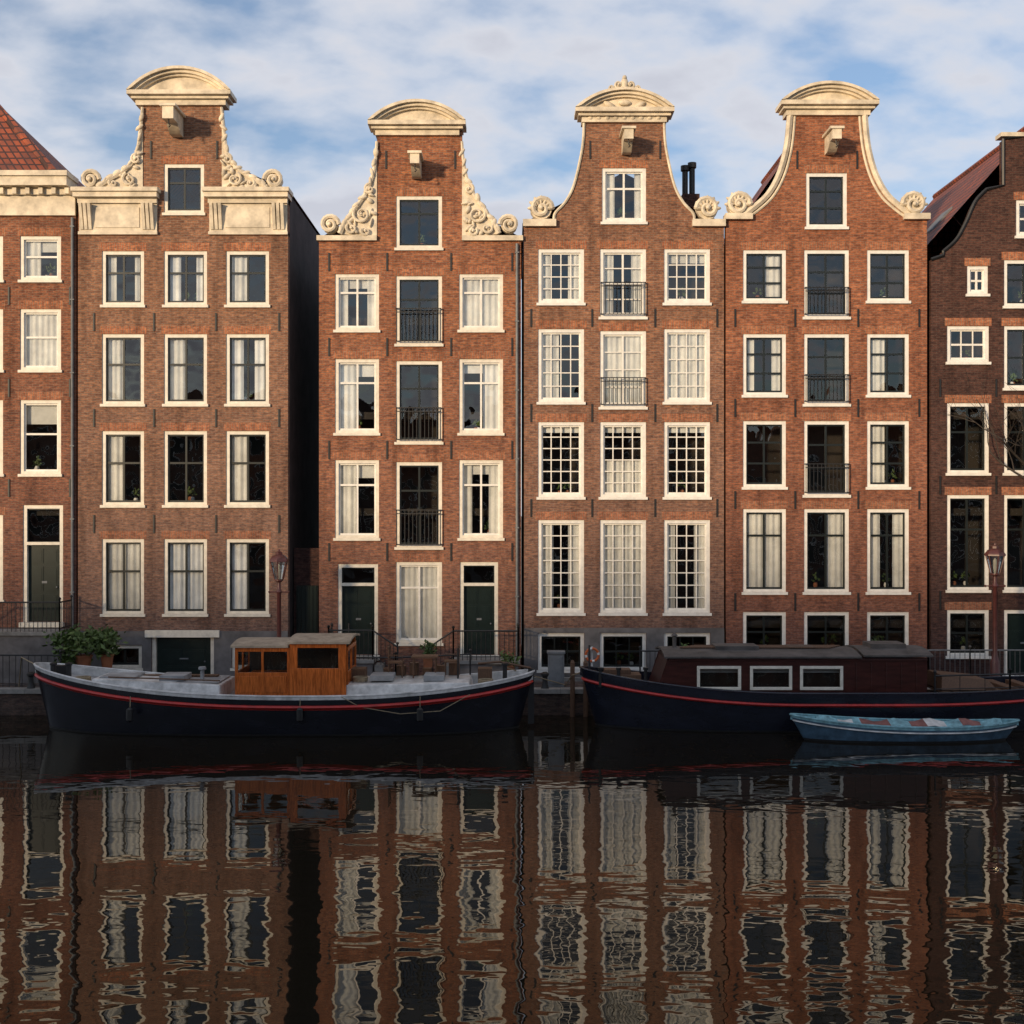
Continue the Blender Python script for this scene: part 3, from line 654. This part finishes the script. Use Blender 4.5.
# dark inner lining and steering wheel
w=MB();w.box(wx0+.05,wx1-.05,wy1-.34,wy1-.30,zb,zt-.26)
w.tube([(wx1-.45,yc-.35,1.62),(wx1-.45,yc-.35,1.85)],.03)
for j in range(12):
    a0=2*math.pi*j/12;a1=2*math.pi*(j+1)/12;w.tube([(wx1-.5,yc-.35+.22*math.cos(a0),1.95+.22*math.sin(a0)),(wx1-.5,yc-.35+.22*math.cos(a1),1.95+.22*math.sin(a1))],.018)
w.build('wheelhouse_interior',[M['room']],e)
r=MB();
def camber(r,x0,x1,y0,y1,z,th=.06,hc=.1,n=8,m=0):
    for i in range(n):
        a=y0+(y1-y0)*i/n;b=y0+(y1-y0)*(i+1)/n;f=lambda y:z+hc*(1-((2*(y-y0)/(y1-y0))-1)**2)
        r.hexa([(x0,a,f(a)),(x1,a,f(a)),(x1,b,f(b)),(x0,b,f(b))],[(x0,a,f(a)+th),(x1,a,f(a)+th),(x1,b,f(b)+th),(x0,b,f(b)+th)],m)
camber(r,wx0-.12,split-.02,wy0-.12,wy1+.12,zt-.12);camber(r,split-.03,wx1+.12,wy0-.24,wy1+.16,zt+.001)
r.build('wheelhouse_roof',[M['woodtop']],e)
k=MB()
k.box(PX(528,-5),PX(534,-5),yc-.04,yc+.04,.1,1.7,1);k.tube([(PX(531,-5),yc,1.72),(PX(500,-5),yc,1.9),(PX(478,-5),yc,1.85)],.035,0)
for x in (60,75,505): k.lathe(PX(x,-5),yc-.5,[(.07,1.2),(.07,1.85),(.1,1.87),(.1,1.93)],1,8)
k.box(PX(52,-5),PX(70,-5),yc-.12,yc+.12,1.45,1.8,1)
k.tube([(PX(45,-5),yc-.1,1.7),(PX(20,-4),-3.9,1.9),(PX(15,-3),-2.7,ST+.1)],.018,2)
k.tube([(PX(505,-5),yc+.3,1.7),(PX(545,-4),-3.6,1.2),(PX(566,-3),-2.75,ST+.15)],.018,2)
k.tube([(PX(x,-6.7),-6.66,z) for x,z in ((340,1.15),(360,.85),(400,.66),(440,.74),(470,1.2))],.012,2)
for px in (130,300,420):
    X=PX(px,-6.7);k.tube([(X,-6.66,1.15),(X,-6.7,.85)],.012,2);k.lathe(X,-6.74,[(.03,.85),(.09,.8),(.09,.5),(.03,.45)],1,8)
# boat hook, planks, rope coils, lifebuoy on the deck
k.tube([(PX(110,-5.6),yc-.75,1.56),(PX(222,-5.6),yc-.85,1.47)],.022,0);k.box(PX(118,-5),PX(215,-5),yc+.3,yc+.55,1.42,1.47,0)
for cx_,cz_ in ((PX(88,-5),1.42),(PX(486,-5),1.35),(PX(362,-5),1.42)):
    for lay in range(3):
        k.tube([(cx_+.2*math.cos(t),yc-.4+.2*math.sin(t),cz_+.04*lay) for t in frange(0,6.28,12)],.028,2)
for px in (352,478): k.box(PX(px,-5),PX(px+14,-5),yc-.2,yc+.3,1.4,1.72,0)
k.tube([(PX(458,-5),yc,1.4),(PX(458,-5),yc,2.3)],.03,1);k.tube([(PX(345,-5),yc+.8,1.4),(PX(345,-5),yc+.8,2.95)],.02,1)
k.build('deck_gear',[M['wood2'],M['iron'],M['rope']],e,smooth=True)
k=MB();rail(k,[(PX(352,-4.2),-4.0,.95),(PX(395,-4.2),-4.0,.95),(PX(470,-4.2),-4.0,1.05)],.95,.5);k.build('deck_railing',[M['iron']],e)
def chair(px,y,z,e,rot=1):
    x=PX(px,y);k=MB()
    for dx in (-.2,.2):
        for dy in (-.2,.2): k.tube([(x+dx,y+dy,z),(x+dx*.95,y+dy*.95,z+(.9 if dx*rot<0 else .45))],.02)
    k.box(x-.22,x+.22,y-.22,y+.22,z+.42,z+.46)
    for zz in (.58,.7,.82): k.box(x-.215*rot-.015,x-.215*rot+.015,y-.2,y+.2,z+zz,z+zz+.07)
    k.tube([(x-.2,y-.22,z+.66),(x+.2,y-.22,z+.66),(x+.2,y-.2,z+.42)],.018)
    k.build('wooden_chair',[M['wood2']],e)
chair(396,-4.7,1.42,e);chair(452,-4.7,1.45,e,-1)
k=MB();k.box(PX(412,-4.7),PX(438,-4.7),-5.0,-4.4,2.0,2.05)
for x in (414,436):
    for y in (-4.95,-4.45): k.tube([(PX(x,-4.7),y,1.42),(PX(x,-4.7),y,2.0)],.022)
for i in range(6): k.box(PX(384+i*13,-4.2),PX(393+i*13,-4.2),-4.35,-4.1,1.42,1.62+.08*(i%3))
k.build('deck_table',[M['wood2']],e)
def bush(name,c,rx,rz,n=350,pot=None,lf=.07,parent=None):
    em=empty(name) if parent is None else parent
    b=MB()
    cl=[(random.gauss(0,.5)*rx,random.gauss(0,.4)*rx,random.uniform(-.3,.9)*rz) for _ in range(9)]
    for i in range(n):
        k_=random.choice(cl);p=Vector((c[0]+k_[0]+random.gauss(0,.25)*rx,c[1]+k_[1]+random.gauss(0,.22)*rx,c[2]+k_[2]+random.gauss(0,.25)*rz))
        d=Vector((random.uniform(-1,1),random.uniform(-1,1),random.uniform(-.2,1))).normalized();s_=d.orthogonal().normalized()
        l=lf*random.uniform(.7,2.);b.face([p,p+d*l*.5+s_*l*.25,p+d*l,p+d*l*.5-s_*l*.25])
    for k_ in cl: b.tube([(c[0],c[1],c[2]-rz*.8),(c[0]+k_[0],c[1]+k_[1],c[2]+k_[2])],.008,1,4)
    b.build('leaves',[M['leaf'],M['wood2']],em)
    if pot:
        r,hh=pot;q=MB();zb=c[2]-rz*.8-hh*.8;q.lathe(c[0],c[1],[(r*.7,zb),(r,zb+hh),(r*1.1,zb+hh),(r*1.1,zb+hh*1.1),(r*.9,zb+hh*1.1)]);q.build('pot',[M['terra']],em,smooth=True)
bush('potted_shrub',(PX(85,-2),-2.1,2.0),.85,.5,900,(.25,.5),.14)
bush('potted_shrub',(PX(106,-2),-1.9,1.95),.35,.42,380,(.2,.45),.12)
bush('potted_shrub',(PX(68,-2.2),-2.3,1.55),.3,.3,260,(.2,.35),.1)
bush('potted_plant',(PX(428,-1.8),-1.8,1.75),.25,.3,200,(.17,.45),.09)
bush('potted_plant',(PX(510,-1.8),-1.9,1.5),.22,.28,160,(.16,.4),.09)
bush('potted_plant',(PX(676,-1.8),-1.7,1.6),.4,.35,300,(.2,.45),.1)
bush('potted_plant',(PX(880,-1.8),-1.5,1.6),.3,.4,240,(.2,.45),.1)
# boat 2 ---------------
e=empty('houseboat');yc=-4.65;bx0=PX(580,-4.65);bL=15.2
def zs2(t): return 1.12+(1.68-1.12)*max(0,(.42-t)/.42)**2.+(1.4-1.12)*max(0,(t-.6)/.4)**2
hull(e,bx0,bL,yc,2.9,zs2,'hull2',stripe=(.28,.37),gun='hull2',railr=.042)
cx0,cx1=PX(662,-5.6),PX(926,-5.6);y0,y1=yc-1.05,yc+1.05;zt=PZ(657,-5.6);zb=.88
c=MB();gw=MB();fr=MB()
wins=[(698,740),(751,791),(801,842)]
hol=[[(PX(a,-5.7),PZ(689,-5.7)),(PX(b,-5.7),PZ(689,-5.7)),(PX(b,-5.7),PZ(667,-5.7)),(PX(a,-5.7),PZ(667,-5.7))] for a,b in wins]
prof=[(cx0-.25,zb),(cx0+.15,zt-.02),(cx1,zt-.02),(cx1,zb)]
c.poly(prof,hol,y0,y0+.06);c.poly(prof,[],y1-.06,y1)
c.box(cx0+.15,cx1,y0+.06,y1-.06,zt-.10,zt-.022);c.face([(cx0-.25,y0+.06,zb),(cx0-.25,y1-.06,zb),(cx0+.15,y1-.06,zt-.1),(cx0+.15,y0+.06,zt-.1)]);c.box(cx1-.06,cx1,y0+.06,y1-.06,zb,zt-.1)
c.box(cx0+.3,cx1-.3,y0+.5,y0+.55,zb,zt-.12,1)
for hh_ in hol:
    (a,z0),(b,_),(_,z1),_=hh_;t=.055
    fr.box(a-.03,b+.03,y0-.03,y0+.03,z0-.03,z0+t);fr.box(a-.03,b+.03,y0-.03,y0+.03,z1-t,z1+.03);fr.box(a-.03,a+t,y0-.028,y0+.03,z0+t,z1-t);fr.box(b-t,b+.03,y0-.028,y0+.03,z0+t,z1-t)
    gw.face([(a,y0+.04,z0),(b,y0+.04,z0),(b,y0+.04,z1),(a,y0+.04,z1)])
    c.face([(a,y0+.3,z1-.2),(b,y0+.3,z1-.2),(b,y0+.3,z1),(a,y0+.3,z1)],2)
for x in (855,870,885,900,915): c.box(PX(x,-5.6)-.015,PX(x,-5.6)+.015,y0-.02,y0-.002,zb+.1,zt-.15)
c.box(cx0+.2,cx1,y0-.035,y0-.003,zt-.1,zt-.04)
c.build('cabin',[M['maroon'],M['room'],M['curtain']],e,bevel=.01);fr.build('cabin_window_frames',[M['creamw']],e,bevel=.01);gw.build('cabin_glass',[M['glass']],e)
r=MB();camber(r,cx0+.05,PX(860,-5.6),y0-.1,y1+.1,zt-.015,.05,.14,10);camber(r,PX(862,-5.6),cx1+.15,y0-.1,y1+.1,zt+.02,.05,.14,10);
r.box(PX(715,-5),PX(758,-5),yc-.5,yc+.3,zt+.1,zt+.26);r.box(PX(870,-5),PX(905,-5),yc-.45,yc+.4,zt+.12,zt+.32);r.box(PX(790,-5),PX(815,-5),yc-.3,yc+.3,zt+.1,zt+.22)
r.lathe(PX(676,-5),yc,[(.06,zt),(.06,zt+.5),(.11,zt+.52),(.02,zt+.6)]);r.build('cabin_roof',[M['roofgrey']],e)
k=MB()
for i in range(14): k.box(PX(930,-4.6)+i*.32,PX(930,-4.6)+i*.32+.27,yc-.9,yc+.9,1.06,1.12+.1*(i%2==0 and i>3))
k.hexa([(PX(930,-4.6),yc-.9,1.15),(PX(985,-4.6),yc-.9,1.15),(PX(985,-4.6),yc+.8,1.15),(PX(930,-4.6),yc+.8,1.15)],[(PX(934,-4.6),yc-.6,1.55),(PX(978,-4.6),yc-.7,1.42),(PX(978,-4.6),yc+.6,1.42),(PX(934,-4.6),yc+.6,1.55)])
k.box(PX(596,-4.6),PX(640,-4.6),yc-.35,yc+.35,1.2,1.52);k.box(PX(604,-4.6),PX(630,-4.6),yc-.25,yc+.25,1.52,1.66)
for i in range(5): k.tube([(cx0+.6+i*.12,yc-.3+i*.12,zt+.2),(cx0+5.+i*.1,yc-.35+i*.13,zt+.2)],.03)
k.build('deck_boxes',[M['wood2']],e,bevel=.02)
k=MB();
for x in (600,618,645): k.lathe(PX(x,-5),yc-.55,[(.055,1.2),(.055,1.68),(.08,1.7),(.08,1.76)],0,8)
k.tube([(PX(590,-5),yc,1.4),(PX(590,-5),yc,2.35)],.03,0);k.tube([(PX(586,-4.6),yc,1.6),(PX(572,-3.5),-3.5,1.3),(PX(566,-3),-2.75,ST+.15)],.018,1)
rail(k,[(PX(935,-5.8),yc-1.15,1.1),(PX(1010,-5.8),yc-1.15,1.15),(PX(1050,-5.8),yc-1.1,1.2)],.5,.6)
k.build('deck_gear',[M['iron'],M['rope']],e,smooth=True)
# rowboat --------------
M['blue']=mat('faded_blue_paint',(.055,.11,.17),.5,.5,4)
M['turq']=mat('turquoise_tarp',(.20,.40,.46),.8,.5,5,.02)
M['redc']=mat('faded_red_cover',(.22,.09,.08),.85,.4,5,.02)
e=empty('rowing_boat');yc=-6.95;bx0=PX(790,-6.9);bL=PX(1018,-6.9)-bx0
def zs3(t): return .42+.26*max(0,(.6-t)/.6)**2+.1*max(0,(t-.7)/.3)**2
hull(e,bx0,bL,yc,1.25,zs3,'blue',p=2.4,q=.7,stripe=(.11,.14),rake=.12,deckd=.12,top=.06,stripem='gun',gun='turq',deckm='turq',railr=.015)
k=MB();xs=frange(bx0+.7,bx0+bL-.5,26)
for i in range(26):
    mm=1 if i in (6,7,8,9,13,14,20,21,22) else (2 if i in (3,4,15,16,17) else 0)
    a,b_=xs[i],xs[i+1];z0=.42+.05*math.sin(i*1.3)+.1*max(0,1-i/6);z1=.42+.05*math.sin((i+1)*1.3)+.1*max(0,1-(i+1)/6)
    hw=.47*math.sin(math.pi*(i+3)/32);h1=.47*math.sin(math.pi*(i+4)/32);zz=.13
    k.face([(a,yc-hw,z0),(b_,yc-h1,z1),(b_,yc,z1+zz),(a,yc,z0+zz)],mm);k.face([(a,yc,z0+zz),(b_,yc,z1+zz),(b_,yc+h1,z1),(a,yc+hw,z0)],mm)
k.build('boat_cover',[M['turq'],M['redc'],M['gun']],e)
# quay furniture
for x in (572,585):
    k=MB();k.lathe(PX(x,-2.9),-3.2,[(.08,-1),(.075,1.65),(.04,1.72)],0,8);k.build('mooring_post',[M['wood2']])
for x in (545,30,250,650,940):
    k=MB();X=PX(x,-2.9);k.lathe(X,-2.82,[(.13,ST+.06),(.11,ST+.12),(.08,ST+.25),(.08,ST+.42),(.13,ST+.46),(.13,ST+.52),(.05,ST+.57)],0,10);k.build('mooring_bollard',[M['iron']],smooth=True)
e=empty('life_ring_stand');X=PX(592,-2.4);k=MB();k.tube([(X,-2.4,ST),(X,-2.4,ST+1.3)],.035);k.build('post',[M['gun']],e)
k=MB();cz=ST+1.05
for j in range(16):
    a0=2*math.pi*j/16;a1=2*math.pi*(j+1)/16;k.tube([(X+.2*math.cos(a0),-2.47,cz+.2*math.sin(a0)),(X+.2*math.cos(a1),-2.47,cz+.2*math.sin(a1))],.04,1 if j%4==0 else 0,8)
k.build('ring',[M['life'],M['white']],e)
e=empty('utility_cabinet');k=MB();k.box(PX(548,-2),PX(564,-2),-2.2,-1.8,ST,ST+1.05);k.box(PX(547,-2),PX(565,-2),-2.24,-1.76,ST+1.05,ST+1.12);k.box(PX(550,-2),PX(562,-2),-2.22,-2.2,ST+.1,ST+.98);k.build('cabinet',[M['lead']],e,bevel=.01)
# bare street tree, mostly outside the right edge
random.seed(21)
M['bark']=mat('bark',(.045,.035,.028),.9,.4,8,.01)
e=empty('bare_tree');tb=MB()
def branch(p,d,L,r,lv):
    pts=[p];q=Vector(p)
    for i in range(4):
        d=(d+Vector((random.uniform(-.22,.22),random.uniform(-.22,.22),random.uniform(-.08,.16)))).normalized();q=q+d*L/4;pts.append(q.copy())
    tb.tube(pts,[r*(1-.5*i/4) for i in range(5)],0,5 if lv<3 else 3)
    if lv>=5: return
    for j in range(3 if lv<4 else 2):
        k_=random.choice((2,3,4));dd=(d+Vector((random.uniform(-.9,.9),random.uniform(-.9,.9),random.uniform(-.25,.5)))).normalized()
        branch(pts[k_],dd,L*random.uniform(.6,.78),r*.52,lv+1)
X=PX(1085,-2);tb.tube([(X,-1.9,ST-.1),(X+.05,-1.9,3),(X-.05,-1.9,5.2),(X-.02,-1.9,6.6)],[.22,.17,.15,.12],0,10)
for a in range(7):
    an=a*1.05+.3;branch(Vector((X-.04,-1.9,4.9+.25*a)),Vector((math.cos(an)*.6-.12,math.sin(an)*.4,.8)).normalized(),2.7,.09,1)
tb.build('trunk_and_branches',[M['bark']],e)
# ================= world & light
EL,AZ=9.,38.
w=bpy.data.worlds.new('World');S.world=w;w.use_nodes=True;nt=w.node_tree;bg=nt.nodes['Background']
sky=N(nt,'ShaderNodeTexSky');sky.sky_type='NISHITA';sky.sun_disc=False;sky.sun_elevation=math.radians(EL);sky.sun_rotation=math.radians(180+AZ)
sky.air_density=1.;sky.dust_density=.6;sky.ozone_density=2.
tc=N(nt,'ShaderNodeTexCoord');sp=N(nt,'ShaderNodeSeparateXYZ');nt.links.new(tc.outputs['Generated'],sp.inputs[0])
den=math_(nt,'ADD',math_(nt,'MAXIMUM',sp.outputs[2],0.),.38)
cb=N(nt,'ShaderNodeCombineXYZ');nt.links.new(math_(nt,'DIVIDE',sp.outputs[0],den),cb.inputs[0]);nt.links.new(math_(nt,'DIVIDE',sp.outputs[1],den),cb.inputs[1])
mp=N(nt,'ShaderNodeMapping');mp.inputs['Rotation'].default_value=(0,0,-.5);mp.inputs['Scale'].default_value=(1,1.35,1);nt.links.new(cb.outputs[0],mp.inputs[0])
n=N(nt,'ShaderNodeTexNoise');n.inputs['Scale'].default_value=6.5;n.inputs['Detail'].default_value=6;n.inputs['Roughness'].default_value=.5;n.inputs['Distortion'].default_value=.1;nt.links.new(mp.outputs[0],n.inputs['Vector'])
n2=N(nt,'ShaderNodeTexNoise');n2.inputs['Scale'].default_value=1.6;n2.inputs['Detail'].default_value=2;nt.links.new(mp.outputs[0],n2.inputs['Vector'])
cl=math_(nt,'ADD',n.outputs[0],math_(nt,'MULTIPLY',n2.outputs[0],.5))
mask=mrange(nt,cl,.60,.86,.18,.97)
skc=mixc(nt,1.,sky.outputs[0],(.95,1.08,1.25),'MULTIPLY')
ccol=mixc(nt,mrange(nt,cl,.78,.98),(5.0,5.15,5.6),(4.1,4.2,4.7))
col=mixc(nt,mask,skc,ccol)
nt.links.new(col,bg.inputs[0]);bg.inputs[1].default_value=.148
sl=bpy.data.lights.new('sun','SUN');sl.energy=4.2;sl.angle=math.radians(4.);sl.color=(1,.74,.46)
so=bpy.data.objects.new('sun',sl);S.collection.objects.link(so)
d=Vector((math.sin(math.radians(AZ))*math.cos(math.radians(EL)),math.cos(math.radians(AZ))*math.cos(math.radians(EL)),-math.sin(math.radians(EL))))
so.rotation_euler=d.to_track_quat('-Z','Y').to_euler()
S.view_settings.view_transform='Standard';S.view_settings.look='None';S.view_settings.exposure=0
cam=bpy.data.cameras.new('camera');co=bpy.data.objects.new('camera',cam);S.collection.objects.link(co);S.camera=co
cam.sensor_width=36;cam.lens=F/1024*36;cam.clip_end=4000;co.location=(0,-D,H);co.rotation_euler=(math.pi/2,0,0)
